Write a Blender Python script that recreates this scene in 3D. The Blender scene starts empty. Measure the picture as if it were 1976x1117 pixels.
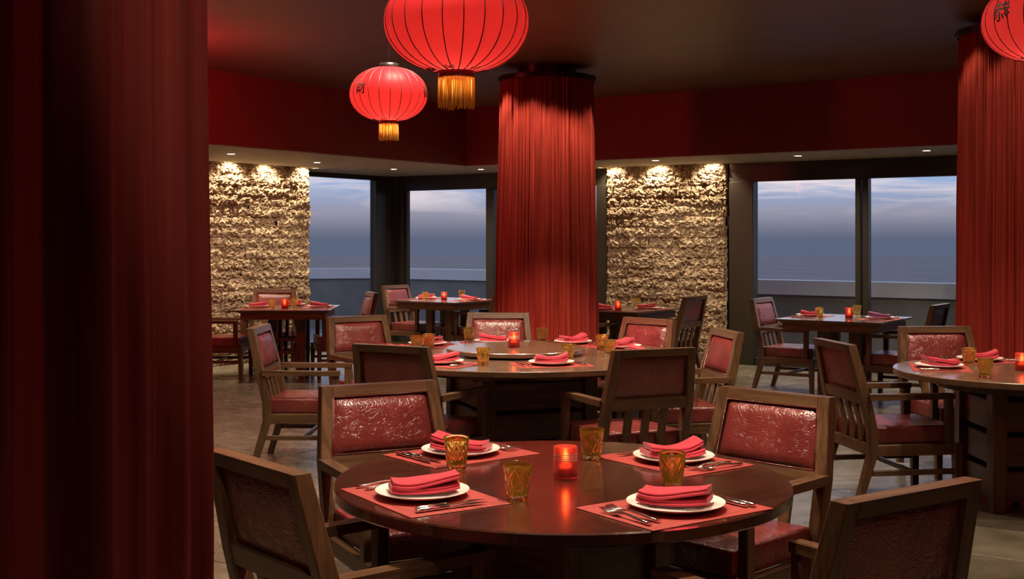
import bpy, bmesh, math, random
from mathutils import Vector, Matrix, noise
random.seed(7)
PI = math.pi
R = math.radians
sc = bpy.context.scene
COL = sc.collection

# ------------------------------------------------------------------ camera
F_PX, HZ, EYE = 2310.0, 462.0, 1.49
cam = bpy.data.objects.new('camera', bpy.data.cameras.new('camera'))
COL.objects.link(cam)
cam.location = (0, 0, EYE)
cam.rotation_euler = (R(90), 0, 0)
cam.data.sensor_width = 36
cam.data.lens = F_PX / 1976 * 36
cam.data.shift_y = -(558.5 - HZ) / 1976
cam.data.clip_start = .05
cam.data.clip_end = 9000
sc.camera = cam

# ------------------------------------------------------------------ view / sampling
sc.view_settings.view_transform = 'Standard'
sc.view_settings.look = 'None'
sc.view_settings.gamma = 1
sc.view_settings.use_curve_mapping = False
sc.view_settings.exposure = 1.0
sc.cycles.max_bounces = 10
sc.cycles.diffuse_bounces = 3
sc.cycles.glossy_bounces = 4
sc.cycles.transmission_bounces = 10
sc.cycles.transparent_max_bounces = 12
sc.cycles.sample_clamp_indirect = 4
sc.cycles.caustics_reflective = False
sc.cycles.caustics_refractive = False


# ------------------------------------------------------------------ node helpers
def new_mat(name):
    m = bpy.data.materials.new(name)
    m.use_nodes = True
    nt = m.node_tree
    return m, nt, nt.nodes['Principled BSDF']


def N(nt, typ, **kw):
    n = nt.nodes.new(typ)
    for k, v in kw.items():
        if k in n.inputs.keys():
            n.inputs[k].default_value = v
        else:
            setattr(n, k, v)
    return n


def ramp(nt, fac, stops, interp='LINEAR'):
    r = nt.nodes.new('ShaderNodeValToRGB')
    e = r.color_ramp.elements
    r.color_ramp.interpolation = interp
    while len(e) < len(stops):
        e.new(.5)
    for i, (p, c) in enumerate(stops):
        e[i].position = p
        e[i].color = (c[0], c[1], c[2], 1)
    nt.links.new(fac, r.inputs[0])
    return r.outputs[0]


def coords(nt, scale=(1, 1, 1), space='Object', rot=(0, 0, 0)):
    tc = nt.nodes.new('ShaderNodeTexCoord')
    mp = N(nt, 'ShaderNodeMapping')
    mp.inputs['Scale'].default_value = scale
    mp.inputs['Rotation'].default_value = rot
    nt.links.new(tc.outputs[space], mp.inputs[0])
    return mp.outputs[0]


def noise_tex(nt, vec, scale=5, detail=4, rough=.5, dist=0.0):
    n = N(nt, 'ShaderNodeTexNoise')
    n.inputs['Scale'].default_value = scale
    n.inputs['Detail'].default_value = detail
    n.inputs['Roughness'].default_value = rough
    n.inputs['Distortion'].default_value = dist
    nt.links.new(vec, n.inputs['Vector'])
    return n


def bump(nt, b, height, strength=.3, dist=.01):
    n = N(nt, 'ShaderNodeBump')
    n.inputs['Strength'].default_value = strength
    n.inputs['Distance'].default_value = dist
    nt.links.new(height, n.inputs['Height'])
    nt.links.new(n.outputs[0], b.inputs['Normal'])
    return n


# ------------------------------------------------------------------ world: dusk sky over the sea
w = bpy.data.worlds.new('dusk_sky')
sc.world = w
w.use_nodes = True
nt = w.node_tree
bg = nt.nodes['Background']
tc = nt.nodes.new('ShaderNodeTexCoord')
sep = nt.nodes.new('ShaderNodeSeparateXYZ')
nt.links.new(tc.outputs['Generated'], sep.inputs[0])
grad = ramp(nt, sep.outputs['Z'], [
    (0.0, (.055, .065, .10)), (.008, (.085, .09, .125)), (.022, (.16, .15, .19)),
    (.05, (.17, .225, .35)), (.2, (.15, .20, .34)), (.6, (.13, .17, .3))])
mp = N(nt, 'ShaderNodeMapping')
mp.inputs['Scale'].default_value = (5, 5, 60)
mp.inputs['Location'].default_value = (2.3, .4, 0)
nt.links.new(tc.outputs['Generated'], mp.inputs[0])
cn = noise_tex(nt, mp.outputs[0], 1.0, 7, .6, .6)
cl = ramp(nt, cn.outputs['Fac'], [(.44, (0, 0, 0)), (.64, (1, 1, 1))])
lo = ramp(nt, sep.outputs['Z'], [(.016, (0, 0, 0)), (.04, (1, 1, 1)), (.35, (1, 1, 1)), (.8, (.3, .3, .3))])
mul = N(nt, 'ShaderNodeMath', operation='MULTIPLY')
nt.links.new(cl, mul.inputs[0])
nt.links.new(lo, mul.inputs[1])
mixc = N(nt, 'ShaderNodeMixRGB')
nt.links.new(mul.outputs[0], mixc.inputs[0])
nt.links.new(grad, mixc.inputs[1])
mixc.inputs[2].default_value = (.43, .36, .36, 1)
nt.links.new(mixc.outputs[0], bg.inputs[0])
bg.inputs[1].default_value = 1.12

# ------------------------------------------------------------------ room frame: corner of the two window walls
ANG = R(-34.5)
UX, UY = math.sin(-ANG), math.cos(ANG)          # direction u, along the left wall away from the camera
VX, VY = math.cos(ANG), math.sin(ANG)           # direction v, along the right wall towards the right
CORNER = Vector((-1.72, 17.36, 0))
FRAME = Matrix.Translation(CORNER) @ Matrix.Rotation(ANG, 4, 'Z')
SOFFIT, CEIL = 2.40, 3.11


def room(a, b, z=0.0):
    """a = distance from the right window wall, b = distance from the left wall"""
    return FRAME @ Vector((b, -a, z))


# ------------------------------------------------------------------ lights of the room
def spot(loc, target, power, angle, blend=.6, size=.04, col=(1, .8, .58)):
    l = bpy.data.lights.new('spot', 'SPOT')
    l.energy = power
    l.spot_size = R(angle)
    l.spot_blend = blend
    l.shadow_soft_size = size
    l.color = col
    o = bpy.data.objects.new('spot', l)
    COL.objects.link(o)
    o.location = loc
    o.rotation_euler = (Vector(target) - Vector(loc)).to_track_quat('-Z', 'Y').to_euler()
    return o


def point(loc, power, size=.02, col=(1, .6, .3)):
    l = bpy.data.lights.new('bulb', 'POINT')
    l.energy = power
    l.shadow_soft_size = size
    l.color = col
    o = bpy.data.objects.new('bulb', l)
    COL.objects.link(o)
    o.location = loc
    return o


T_FRONT = (.153, 3.71)
T_MID = (.05, 7.75)
T_SIDE = (2.89, 6.78)
SQ = {'stone': (-2.42, 13.0), 'corner': (-.79, 14.7), 'drape': (1.16, 12.87), 'window': (3.14, 11.3)}

# recessed ceiling spots over the tables (all in the part of the ceiling above the frame)
spot((.35, 3.45, 3.08), (.2, 3.65, .75), 150, 88, .6, .05)
spot((-.35, 4.3, 3.08), (-.1, 3.8, .75), 80, 84, .6, .05)
spot((.3, 6.9, 3.08), (.1, 7.7, .75), 170, 92, .6, .05)
spot((-.6, 7.3, 3.08), (-.3, 8.0, .75), 130, 90, .6, .05)
spot((2.5, 6.3, 3.08), (2.85, 6.75, .75), 105, 86, .6, .05)
spot((-.15, .9, 3.08), (-.62, 3.1, .6), 40, 26, .8, .05)
# wide fill lights added under the ceiling between the tables, without fixtures
for x, y, p in ((-1.7, 5.9, 60), (1.55, 5.7, 42), (-1.6, 7.8, 75), (1.6, 7.8, 75), (.1, 5.6, 16), (3.4, 5.2, 50), (-.2, 3.0, 14), (1.3, 2.4, 14), (-2.8, 7.2, 55),
                (3.0, 7.6, 28), (1.6, .6, 30)):
    spot((x, y, 3.08), (x, y + .2, 0), p * .85, 125, .9, .06)
# spots washing the two drapes that hang round the far pillars
for dx, dy in ((-.58, 10.95), (-.28, 10.62), (.08, 10.52), (.42, 10.58), (.70, 10.9)):
    spot((.33 + dx, dy, 3.09), (.33 + dx * .8, dy + .12, .0), 30, 84, .5, .02)
for dx, dy in ((-.62, 8.5), (-.36, 8.15), (0, 7.98)):
    spot((3.74 + dx, dy, 3.09), (3.74 + dx * .8, dy + .12, 0), 9, 84, .5, .02)
spot((.3, 7.6, 3.08), (.35, 10.9, .45), 260, 22, .9, .05, (1, .7, .55))  # extra spot added to brighten the foot of the middle drape
# red lanterns elsewhere in the room: one past the left drape, one overhead
point((-3.0, 9.4, 2.45), 48, .22, (1, .05, .085))
point((1.7, 3.0, 2.5), 12, .22, (1, .05, .06))
point((-.6, -1.0, 2.5), 2, .22, (1, .08, .08))  # unseen red fill point added behind the camera

# ------------------------------------------------------------------ mesh helpers
def link(name, me, parent=None, mat=None):
    o = bpy.data.objects.new(name, me)
    COL.objects.link(o)
    if parent is not None:
        o.parent = parent
    if mat is not None:
        if len(me.materials) == 0:
            me.materials.append(mat)
        else:
            me.materials[0] = mat
    return o


class MB:
    """collects simple shapes into one mesh"""

    def __init__(self):
        self.v, self.f, self.sm = [], [], []

    def add(self, verts, faces, smooth=False):
        n = len(self.v)
        self.v += [tuple(p) for p in verts]
        self.f += [tuple(i + n for i in f) for f in faces]
        self.sm += [smooth] * len(faces)
        return self

    def box(self, lo, hi, ch=0.0):
        lo, hi = Vector(lo), Vector(hi)
        bm = bmesh.new()
        bmesh.ops.create_cube(bm, size=1)
        for q in bm.verts:
            q.co = Vector(((lo + hi) / 2)[i] + q.co[i] * (hi - lo)[i] for i in range(3))
        if ch > 0:
            bmesh.ops.bevel(bm, geom=bm.edges[:], offset=ch, segments=1, affect='EDGES', profile=.5)
        self.bm(bm)
        return self

    def bm(self, bm, smooth=False):
        bm.verts.index_update()
        self.add([q.co[:] for q in bm.verts], [[q.index for q in f.verts] for f in bm.faces], smooth)
        bm.free()
        return self

    def beam(self, pts, half, ch=.004):
        """rectangular section (half x, half y) swept in the yz plane at fixed x; pts = [(x,y,z,hx,hy)]"""
        rings = []
        for k, p in enumerate(pts):
            x, y, z = p[:3]
            hx, hy = (p[3], p[4]) if len(p) > 3 else half
            a = pts[max(k - 1, 0)]
            b = pts[min(k + 1, len(pts) - 1)]
            ty, tz = b[1] - a[1], b[2] - a[2]
            l = math.hypot(ty, tz)
            if k in (0, len(pts) - 1):
                ny, nz = 1, 0
            else:
                ny, nz = tz / l, -ty / l
            c = min(ch, hx * .4, hy * .4)
            sec = [(-hx + c, -hy), (hx - c, -hy), (hx, -hy + c), (hx, hy - c), (hx - c, hy), (-hx + c, hy), (-hx, hy - c), (-hx, -hy + c)]
            rings.append([(x + sx, y + sy * ny, z + sy * nz) for sx, sy in sec])
        self.loft(rings, True, False)
        return self

    def loft(self, rings, caps=True, smooth=True, close=True):
        n = len(rings[0])
        v = [p for r in rings for p in r]
        f = []
        for i in range(len(rings) - 1):
            for j in range(n if close else n - 1):
                k = (j + 1) % n
                f.append((i * n + j, i * n + k, (i + 1) * n + k, (i + 1) * n + j))
        self.add(v, f, smooth)
        if caps:
            self.add(rings[0], [tuple(reversed(range(n)))], False)
            self.add(rings[-1], [tuple(range(n))], False)
        return self

    def lathe(self, prof, n=48, smooth=True, caps=False):
        rings = [[(r * math.cos(2 * PI * j / n), r * math.sin(2 * PI * j / n), z) for j in range(n)] for r, z in prof]
        self.loft(rings, caps, smooth)
        return self

    def tube(self, pts, r, n=6):
        rings = []
        for k, p in enumerate(pts):
            p = Vector(p)
            t = Vector(pts[min(k + 1, len(pts) - 1)]) - Vector(pts[max(k - 1, 0)])
            if t.length < 1e-9:
                t = Vector((0, 0, 1))
            t.normalize()
            up = Vector((0, 0, 1)) if abs(t.z) < .9 else Vector((1, 0, 0))
            s = t.cross(up).normalized()
            q = s.cross(t)
            rr = r[k] if isinstance(r, (list, tuple)) else r
            rings.append([p + s * rr * math.cos(2 * PI * j / n) + q * rr * math.sin(2 * PI * j / n) for j in range(n)])
        self.loft(rings, True, True)
        return self

    def mesh(self, name):
        me = bpy.data.meshes.new(name)
        me.from_pydata(self.v, [], self.f)
        me.polygons.foreach_set('use_smooth', self.sm)
        me.update()
        bm = bmesh.new()
        bm.from_mesh(me)
        bmesh.ops.remove_doubles(bm, verts=bm.verts, dist=1e-5)
        bmesh.ops.recalc_face_normals(bm, faces=bm.faces)
        bm.to_mesh(me)
        bm.free()
        return me

    def build(self, name, mat, parent=None):
        return link(name, self.mesh(name), parent, mat)


def tag(o, label, cat, group=None, kind=None):
    o['label'] = label
    o['category'] = cat
    if group:
        o['group'] = group
    if kind:
        o['kind'] = kind
    return o


def structure(o, label=None):
    o['kind'] = 'structure'
    if label:
        o['label'] = label
    return o


def thing(name, loc=(0, 0, 0), rz=0.0):
    o = bpy.data.objects.new(name, None)
    COL.objects.link(o)
    o.empty_display_size = .1
    o.location = loc
    o.rotation_euler = (0, 0, rz)
    return o


def copy_tree(o, parent=None):
    c = o.copy()
    COL.objects.link(c)
    c.parent = parent
    for ch in KIDS.get(o.name, []):
        copy_tree(ch, c)
    return c


KIDS = {}


def freeze(o):
    """remember the children of a finished thing so that copies are quick"""
    KIDS[o.name] = list(o.children)
    for c in o.children:
        freeze(c)
    return o


# ------------------------------------------------------------------ materials
def wood(name, axis, c0, c1, rough=.32, sc_=1.0, coat=0.0):
    m, nt, b = new_mat(name)
    s = [38, 38, 38]
    s[axis] = 2.2
    v = coords(nt, tuple(q * sc_ for q in s))
    n1 = noise_tex(nt, v, 1, 5, .62, .8)
    n2 = noise_tex(nt, coords(nt, (3, 3, 3)), 1, 2)
    oi = N(nt, 'ShaderNodeObjectInfo')
    col = ramp(nt, n1.outputs['Fac'], [(.3, c0), (.72, c1)])
    mx = N(nt, 'ShaderNodeMixRGB', blend_type='MULTIPLY')
    mx.inputs[0].default_value = .55
    nt.links.new(col, mx.inputs[1])
    nt.links.new(ramp(nt, n2.outputs['Fac'], [(.3, (.62, .6, .58)), (.7, (1, 1, 1))]), mx.inputs[2])
    nt.links.new(mx.outputs[0], b.inputs['Base Color'])
    b.inputs['Roughness'].default_value = rough
    b.inputs['Coat Weight'].default_value = coat
    b.inputs['Coat Roughness'].default_value = .14
    bump(nt, b, n1.outputs['Fac'], .12, .002)
    return m


WC0, WC1 = (.056, .026, .012), (.190, .097, .047)
WOOD_X = wood('walnut_x', 0, WC0, WC1)
WOOD_Y = wood('walnut_y', 1, WC0, WC1)
WOOD_Z = wood('walnut_z', 2, WC0, WC1)
TABLE_WOOD = wood('polished_table_wood', 0, (.032, .0085, .005), (.078, .021, .0105), .22, .8, 1.0)
GLARE_TABLE_WOOD = wood('glare_table_wood', 0, (.12, .068, .041), (.24, .148, .092), .26, .8, .8)  # tan base colour paints in the grazing glare on polished tops
SQ_WOOD = wood('square_table_wood', 0, (.09, .05, .03), (.19, .112, .068), .3, .8, 1.0)  # base colour lightened to stand in for glare on the square tops


def leather():
    m, nt, b = new_mat('embossed_red_leather')
    v = coords(nt, (1, 1, 1))
    warp = noise_tex(nt, v, 9, 2, .5)
    add = N(nt, 'ShaderNodeVectorMath', operation='MULTIPLY_ADD')
    nt.links.new(warp.outputs['Color'], add.inputs[0])
    add.inputs[1].default_value = (.11, .11, .11)
    nt.links.new(v, add.inputs[2])
    # scrolled outlines: contour bands of a warped noise, with small rosettes between them
    sw = noise_tex(nt, add.outputs[0], 17, 1.5, .45, .9)
    mt = N(nt, 'ShaderNodeMath', operation='MULTIPLY')
    mt.inputs[1].default_value = 34
    nt.links.new(sw.outputs['Fac'], mt.inputs[0])
    s0 = N(nt, 'ShaderNodeMath', operation='SINE')
    nt.links.new(mt.outputs[0], s0.inputs[0])
    ab = N(nt, 'ShaderNodeMath', operation='ABSOLUTE')
    nt.links.new(s0.outputs[0], ab.inputs[0])
    sn = N(nt, 'ShaderNodeMath', operation='POWER')
    sn.inputs[1].default_value = .45
    nt.links.new(ab.outputs[0], sn.inputs[0])
    fine = noise_tex(nt, v, 130, 2, .5)
    ma = N(nt, 'ShaderNodeMath', operation='MULTIPLY_ADD')
    nt.links.new(fine.outputs['Fac'], ma.inputs[0])
    ma.inputs[1].default_value = .35
    nt.links.new(sn.outputs[0], ma.inputs[2])
    bump(nt, b, ma.outputs[0], .5, .0022)
    big = noise_tex(nt, v, 6, 3)
    nt.links.new(ramp(nt, big.outputs['Fac'], [(.3, (.14, .0195, .017)), (.7, (.225, .037, .031))]), b.inputs['Base Color'])
    b.inputs['Roughness'].default_value = .27
    b.inputs['Specular IOR Level'].default_value = .95
    return m


LEATHER = leather()


def plain(name, col, rough=.5, metal=0.0, spec=.5):
    m, nt, b = new_mat(name)
    v = coords(nt, (1, 1, 1))
    n = noise_tex(nt, v, 25, 3)
    lo = tuple(c * .9 for c in col)
    nt.links.new(ramp(nt, n.outputs['Fac'], [(.3, lo), (.7, col)]), b.inputs['Base Color'])
    b.inputs['Roughness'].default_value = rough
    b.inputs['Metallic'].default_value = metal
    b.inputs['Specular IOR Level'].default_value = spec
    return m


CHINA = plain('white_china', (.82, .78, .72), .12)
STEEL = plain('polished_steel', (.78, .74, .68), .16, 1.0)
SILVER = plain('frosted_silver_band', (.80, .55, .50), .5, .3)
DARKMETAL = plain('bronze_frame', (.042, .036, .026), .4, .3)
BLACK = plain('black_lacquer', (.012, .009, .008), .3)


def cloth(name, c0, c1):
    m, nt, b = new_mat(name)
    v = coords(nt, (700, 700, 700))
    n = noise_tex(nt, v, 1, 2)
    n2 = noise_tex(nt, coords(nt, (18, 18, 18)), 1, 3)
    nt.links.new(ramp(nt, n2.outputs['Fac'], [(.3, c0), (.7, c1)]), b.inputs['Base Color'])
    b.inputs['Roughness'].default_value = .8
    b.inputs['Sheen Weight'].default_value = .25
    bump(nt, b, n.outputs['Fac'], .12, .0008)
    return m


NAPKIN = cloth('crimson_napkin_cloth', (.42, .009, .030), (.50, .013, .040))
PURPLE = cloth('purple_napkin_cloth', (.16, .02, .12), (.24, .03, .16))


def mat_weave():
    m, nt, b = new_mat('red_woven_placemat')
    v = coords(nt, (7, 120, 1))
    n = noise_tex(nt, v, 1, 4, .6)
    nt.links.new(ramp(nt, n.outputs['Fac'], [(.28, (.15, .014, .012)), (.5, (.34, .038, .03)), (.75, (.44, .062, .048))]), b.inputs['Base Color'])
    b.inputs['Roughness'].default_value = .62
    bump(nt, b, n.outputs['Fac'], .35, .002)
    return m


PLACEMAT = mat_weave()


def amber():
    m, nt, b = new_mat('amber_cut_glass')
    v = coords(nt, (30, 30, 30))
    n = noise_tex(nt, v, 1, 2)
    nt.links.new(ramp(nt, n.outputs['Fac'], [(.3, (.99, .85, .42)), (.7, (.995, .88, .48))]), b.inputs['Base Color'])
    b.inputs['Transmission Weight'].default_value = 1
    b.inputs['Roughness'].default_value = .01
    b.inputs['IOR'].default_value = 1.5
    tr = N(nt, 'ShaderNodeBsdfTranslucent')
    tr.inputs[0].default_value = (.95, .52, .05, 1)
    mx = N(nt, 'ShaderNodeMixShader')
    mx.inputs[0].default_value = .055
    nt.links.new(b.outputs[0], mx.inputs[1])
    nt.links.new(tr.outputs[0], mx.inputs[2])
    nt.links.new(mx.outputs[0], nt.nodes['Material Output'].inputs[0])
    return m


AMBER = amber()


def redglass():
    m, nt, b = new_mat('frosted_red_glass')
    v = coords(nt, (60, 60, 60))
    n = noise_tex(nt, v, 1, 2)
    nt.links.new(ramp(nt, n.outputs['Fac'], [(.3, (.84, .10, .10)), (.7, (.90, .14, .13))]), b.inputs['Base Color'])
    b.inputs['Transmission Weight'].default_value = .9
    b.inputs['Roughness'].default_value = .42
    b.inputs['IOR'].default_value = 1.3
    return m


REDGLASS = redglass()
WAX = plain('candle_wax', (.75, .45, .3), .5)
m, nt, b = new_mat('flame')
b.inputs['Base Color'].default_value = (1, .5, .1, 1)
b.inputs['Emission Color'].default_value = (1, .5, .06, 1)
b.inputs['Emission Strength'].default_value = 12
FLAME = m
m, nt, b = new_mat('lamp_lens')
b.inputs['Emission Color'].default_value = (1, .86, .66, 1)
b.inputs['Emission Strength'].default_value = 9
LENS = m


def stone():
    m, nt, b = new_mat('split_face_stone')
    v = coords(nt, (1, 1, 1))
    oi = N(nt, 'ShaderNodeObjectInfo')
    n = noise_tex(nt, v, 14, 6, .6)
    base = ramp(nt, n.outputs['Fac'], [(.25, (.27, .195, .125)), (.5, (.43, .33, .225)), (.8, (.58, .47, .34))])
    mx = N(nt, 'ShaderNodeMixRGB', blend_type='MULTIPLY')
    mx.inputs[0].default_value = 1
    nt.links.new(base, mx.inputs[1])
    nt.links.new(ramp(nt, oi.outputs['Random'], [(0, (.78, .75, .72)), (1, (1, 1, 1))]), mx.inputs[2])
    nt.links.new(mx.outputs[0], b.inputs['Base Color'])
    b.inputs['Roughness'].default_value = .9
    f = noise_tex(nt, v, 70, 5, .65)
    bump(nt, b, f.outputs['Fac'], .7, .012)
    return m


STONE = stone()


def floor_stone():
    m, nt, b = new_mat('polished_floor_stone')
    oi = N(nt, 'ShaderNodeObjectInfo')
    geo = N(nt, 'ShaderNodeNewGeometry')
    n = noise_tex(nt, geo.outputs['Position'], 2.2, 6, .6, .5)
    base = ramp(nt, n.outputs['Fac'], [(.3, (.11, .09, .062)), (.7, (.215, .182, .132))])
    mx = N(nt, 'ShaderNodeMixRGB', blend_type='MULTIPLY')
    mx.inputs[0].default_value = 1
    nt.links.new(base, mx.inputs[1])
    nt.links.new(ramp(nt, oi.outputs['Random'], [(0, (.8, .8, .8)), (1, (1, 1, 1))]), mx.inputs[2])
    nt.links.new(mx.outputs[0], b.inputs['Base Color'])
    n2 = noise_tex(nt, geo.outputs['Position'], 9, 4, .6)
    nt.links.new(ramp(nt, n2.outputs['Fac'], [(.3, (.16,) * 3), (.7, (.34,) * 3)]), b.inputs['Roughness'])
    bump(nt, b, n2.outputs['Fac'], .06, .004)
    return m


FLOOR = floor_stone()


def paint(name, c0, c1, rough=.6, scale=3):
    m, nt, b = new_mat(name)
    geo = N(nt, 'ShaderNodeNewGeometry')
    n = noise_tex(nt, geo.outputs['Position'], scale, 4, .55)
    nt.links.new(ramp(nt, n.outputs['Fac'], [(.3, c0), (.7, c1)]), b.inputs['Base Color'])
    b.inputs['Roughness'].default_value = rough
    return m


REDWALL = paint('dark_red_paint', (.19, .017, .014), (.225, .021, .017), .55)
CEILING = paint('brown_ceiling_paint', (.115, .052, .034), (.145, .068, .044), .42)
SOFFITMAT = paint('beige_soffit_plaster', (.29, .235, .155), (.38, .31, .21), .6, 8)
GROUT = paint('dark_floor_joint', (.025, .02, .015), (.035, .028, .02), .7)
PARAPET = paint('pale_parapet_render', (.76, .78, .77), (.82, .84, .83), .8)
PARAPET_DK = paint('grey_parapet_render', (.24, .235, .21), (.30, .295, .265), .85)
TERRACE = paint('terrace_paving', (.16, .16, .16), (.22, .22, .21), .7)


def drape_mat(name, c0, c1, trans=.25, freq=55):
    m, nt, b = new_mat(name)
    v = coords(nt, (freq, freq, .35))
    n = noise_tex(nt, v, 1, 5, .6)
    v2 = coords(nt, (9, 9, 9))
    n2 = noise_tex(nt, v2, 1, 4, .6)
    nt.links.new(ramp(nt, n.outputs['Fac'], [(.3, c0), (.7, c1)]), b.inputs['Base Color'])
    b.inputs['Roughness'].default_value = .6
    b.inputs['Specular IOR Level'].default_value = .25
    b.inputs['Sheen Weight'].default_value = .04
    b.inputs['Sheen Tint'].default_value = (1, .35, .3, 1)
    bump(nt, b, n.outputs['Fac'], .5, .02)
    tr = N(nt, 'ShaderNodeBsdfTranslucent')
    tr.inputs[0].default_value = (c1[0], c1[1], c1[2], 1)
    mx = N(nt, 'ShaderNodeMixShader')
    mx.inputs[0].default_value = trans
    out = nt.nodes['Material Output']
    nt.links.new(b.outputs[0], mx.inputs[1])
    nt.links.new(tr.outputs[0], mx.inputs[2])
    nt.links.new(mx.outputs[0], out.inputs[0])
    return m


DRAPE = drape_mat('sheer_red_drape', (.17, .010, .007), (.40, .038, .019), .15)


NEAR_DRAPE = drape_mat('heavy_red_drape', (.15, .020, .016), (.23, .034, .027), .12, 22)


def pane_mat():
    m, nt, b = new_mat('window_glass')
    out = nt.nodes['Material Output']
    nt.nodes.remove(b)
    tr = N(nt, 'ShaderNodeBsdfTransparent')
    tr.inputs[0].default_value = (.93, .95, .96, 1)
    gl = N(nt, 'ShaderNodeBsdfGlossy')
    gl.inputs['Roughness'].default_value = .02
    lw = N(nt, 'ShaderNodeLayerWeight')
    pw = N(nt, 'ShaderNodeMath', operation='POWER')
    pw.inputs[1].default_value = 5
    nt.links.new(lw.outputs['Facing'], pw.inputs[0])
    fr = N(nt, 'ShaderNodeMath', operation='MULTIPLY_ADD')
    nt.links.new(pw.outputs[0], fr.inputs[0])
    fr.inputs[1].default_value = .3
    fr.inputs[2].default_value = .002
    mx = N(nt, 'ShaderNodeMixShader')
    nt.links.new(fr.outputs[0], mx.inputs[0])
    nt.links.new(tr.outputs[0], mx.inputs[1])
    nt.links.new(gl.outputs[0], mx.inputs[2])
    nt.links.new(mx.outputs[0], out.inputs[0])
    return m


GLASS = pane_mat()


def sea_mat():
    m, nt, b = new_mat('dusk_sea_water')
    geo = N(nt, 'ShaderNodeNewGeometry')
    mp = N(nt, 'ShaderNodeMapping')
    mp.inputs['Scale'].default_value = (.02, .008, 1)
    nt.links.new(geo.outputs['Position'], mp.inputs[0])
    n = noise_tex(nt, mp.outputs[0], 1, 9, .68)
    nt.links.new(ramp(nt, n.outputs['Fac'], [(.3, (.008, .016, .03)), (.7, (.034, .047, .07))]), b.inputs['Base Color'])
    b.inputs['Roughness'].default_value = .35
    b.inputs['Specular IOR Level'].default_value = .35
    bump(nt, b, n.outputs['Fac'], 1, 30)
    return m


SEA = sea_mat()


def lantern_cloth():
    m, nt, b = new_mat('red_lantern_silk')
    v = coords(nt, (30, 30, 30))
    n = noise_tex(nt, v, 1, 3)
    nt.links.new(ramp(nt, n.outputs['Fac'], [(.3, (.36, .011, .02)), (.7, (.42, .014, .026))]), b.inputs['Base Color'])
    b.inputs['Roughness'].default_value = .5
    tr = N(nt, 'ShaderNodeBsdfTranslucent')
    tr.inputs[0].default_value = (.76, .062, .068, 1)
    mx = N(nt, 'ShaderNodeMixShader')
    mx.inputs[0].default_value = .6
    b.inputs['Specular IOR Level'].default_value = .15
    nt.links.new(b.outputs[0], mx.inputs[1])
    nt.links.new(tr.outputs[0], mx.inputs[2])
    nt.links.new(mx.outputs[0], nt.nodes['Material Output'].inputs[0])
    return m


SILK = lantern_cloth()
GOLD = plain('gold_fringe_thread', (.98, .70, .14), .5)
nt = GOLD.node_tree
tr = N(nt, 'ShaderNodeBsdfTranslucent')
tr.inputs[0].default_value = (.95, .6, .1, 1)
mx = N(nt, 'ShaderNodeMixShader')
mx.inputs[0].default_value = .45
nt.links.new(nt.nodes['Principled BSDF'].outputs[0], mx.inputs[1])
nt.links.new(tr.outputs[0], mx.inputs[2])
nt.links.new(mx.outputs[0], nt.nodes['Material Output'].inputs[0])
RIBMAT = plain('dark_red_rib_wire', (.07, .008, .01), .5)
COLLAR = plain('dark_red_collar', (.16, .015, .012), .4)
GLYPH = plain('dark_brown_ink', (.05, .022, .008), .5)


# ------------------------------------------------------------------ the room shell
def rbox(name, a0, a1, b0, b1, z0, z1, mat, parent=None, ch=0.0):
    o = MB().box((b0, -a1, z0), (b1, -a0, z1), ch).build(name, mat, parent)
    if parent is None:
        o.matrix_world = FRAME
    return o


A_MAX, B_MAX = 17.0, 15.0
fl = structure(rbox('floor', -.1, A_MAX, -.1, B_MAX, -.12, -.006, GROUT), 'dark polished stone floor laid in large square tiles')
TS = 1.06
tm = MB().box((.003, -TS + .003, -.03), (TS - .003, -.003, 0), .0025).mesh('tile')
tm.materials.append(FLOOR)
for i in range(14):
    for j in range(14):
        a, b_ = i * TS, j * TS
        p = room(a + TS / 2, b_ + TS / 2)
        # keep the tiles the camera could see or nearly see
        if p.y < .2 or abs(p.x) > .43 * p.y + 2.2:
            continue
        t = link('tile', tm, fl)
        t.location = (b_, -a, 0)
structure(rbox('ceiling', -.1, A_MAX, -.1, B_MAX, CEIL, CEIL + .1, CEILING), 'dark brown painted ceiling over the dining room')
structure(rbox('wall_back', A_MAX, A_MAX + .1, -.1, B_MAX, 0, CEIL, REDWALL), 'dark red wall behind the viewer')
structure(rbox('wall_right', -.1, A_MAX, B_MAX, B_MAX + .1, 0, CEIL, REDWALL), 'dark red wall on the far right side')
# the red drop above the windows
structure(rbox('trim_1', 1.49, A_MAX, 2.35, 2.43, SOFFIT, CEIL, REDWALL), 'dark red fascia above the left stone wall')
structure(rbox('trim_2', 1.41, 1.49, 2.43, B_MAX, SOFFIT, CEIL, REDWALL), 'dark red fascia above the right windows')
structure(rbox('ceiling_soffit', 1.45, 2.17, -.1, 2.38, SOFFIT - .004, SOFFIT + .06, SOFFITMAT), 'beige plaster soffit below the red fascia')
for k, (a0, a1, b0, b1) in enumerate([(2.17, A_MAX, .60, 2.38), (0, 1.45, -.1, 3.58), (.26, 1.45, 3.58, 5.27), (0, 1.45, 5.27, B_MAX)]):
    structure(rbox('ceiling_soffit', a0, a1, b0, b1, SOFFIT - .004, SOFFIT + .06, SOFFITMAT), 'beige plaster soffit below the red fascia')
# wall backing above and behind
structure(rbox('wall_left', 2.17, A_MAX, -.1, .36, 0, CEIL, REDWALL), 'left wall carrying the rough stone facing')
structure(rbox('wall_right_pier', -.30, .0, 3.6, 5.26, 0, CEIL, REDWALL), 'pier carrying the rough stone facing between the windows')
structure(rbox('wall_left_header', 0, 2.17, -.1, 0, SOFFIT, CEIL, REDWALL), 'wall above the corner window')
structure(rbox('wall_right_header', -.1, 0, -.1, B_MAX, SOFFIT, CEIL, REDWALL), 'wall above the right windows')

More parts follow.
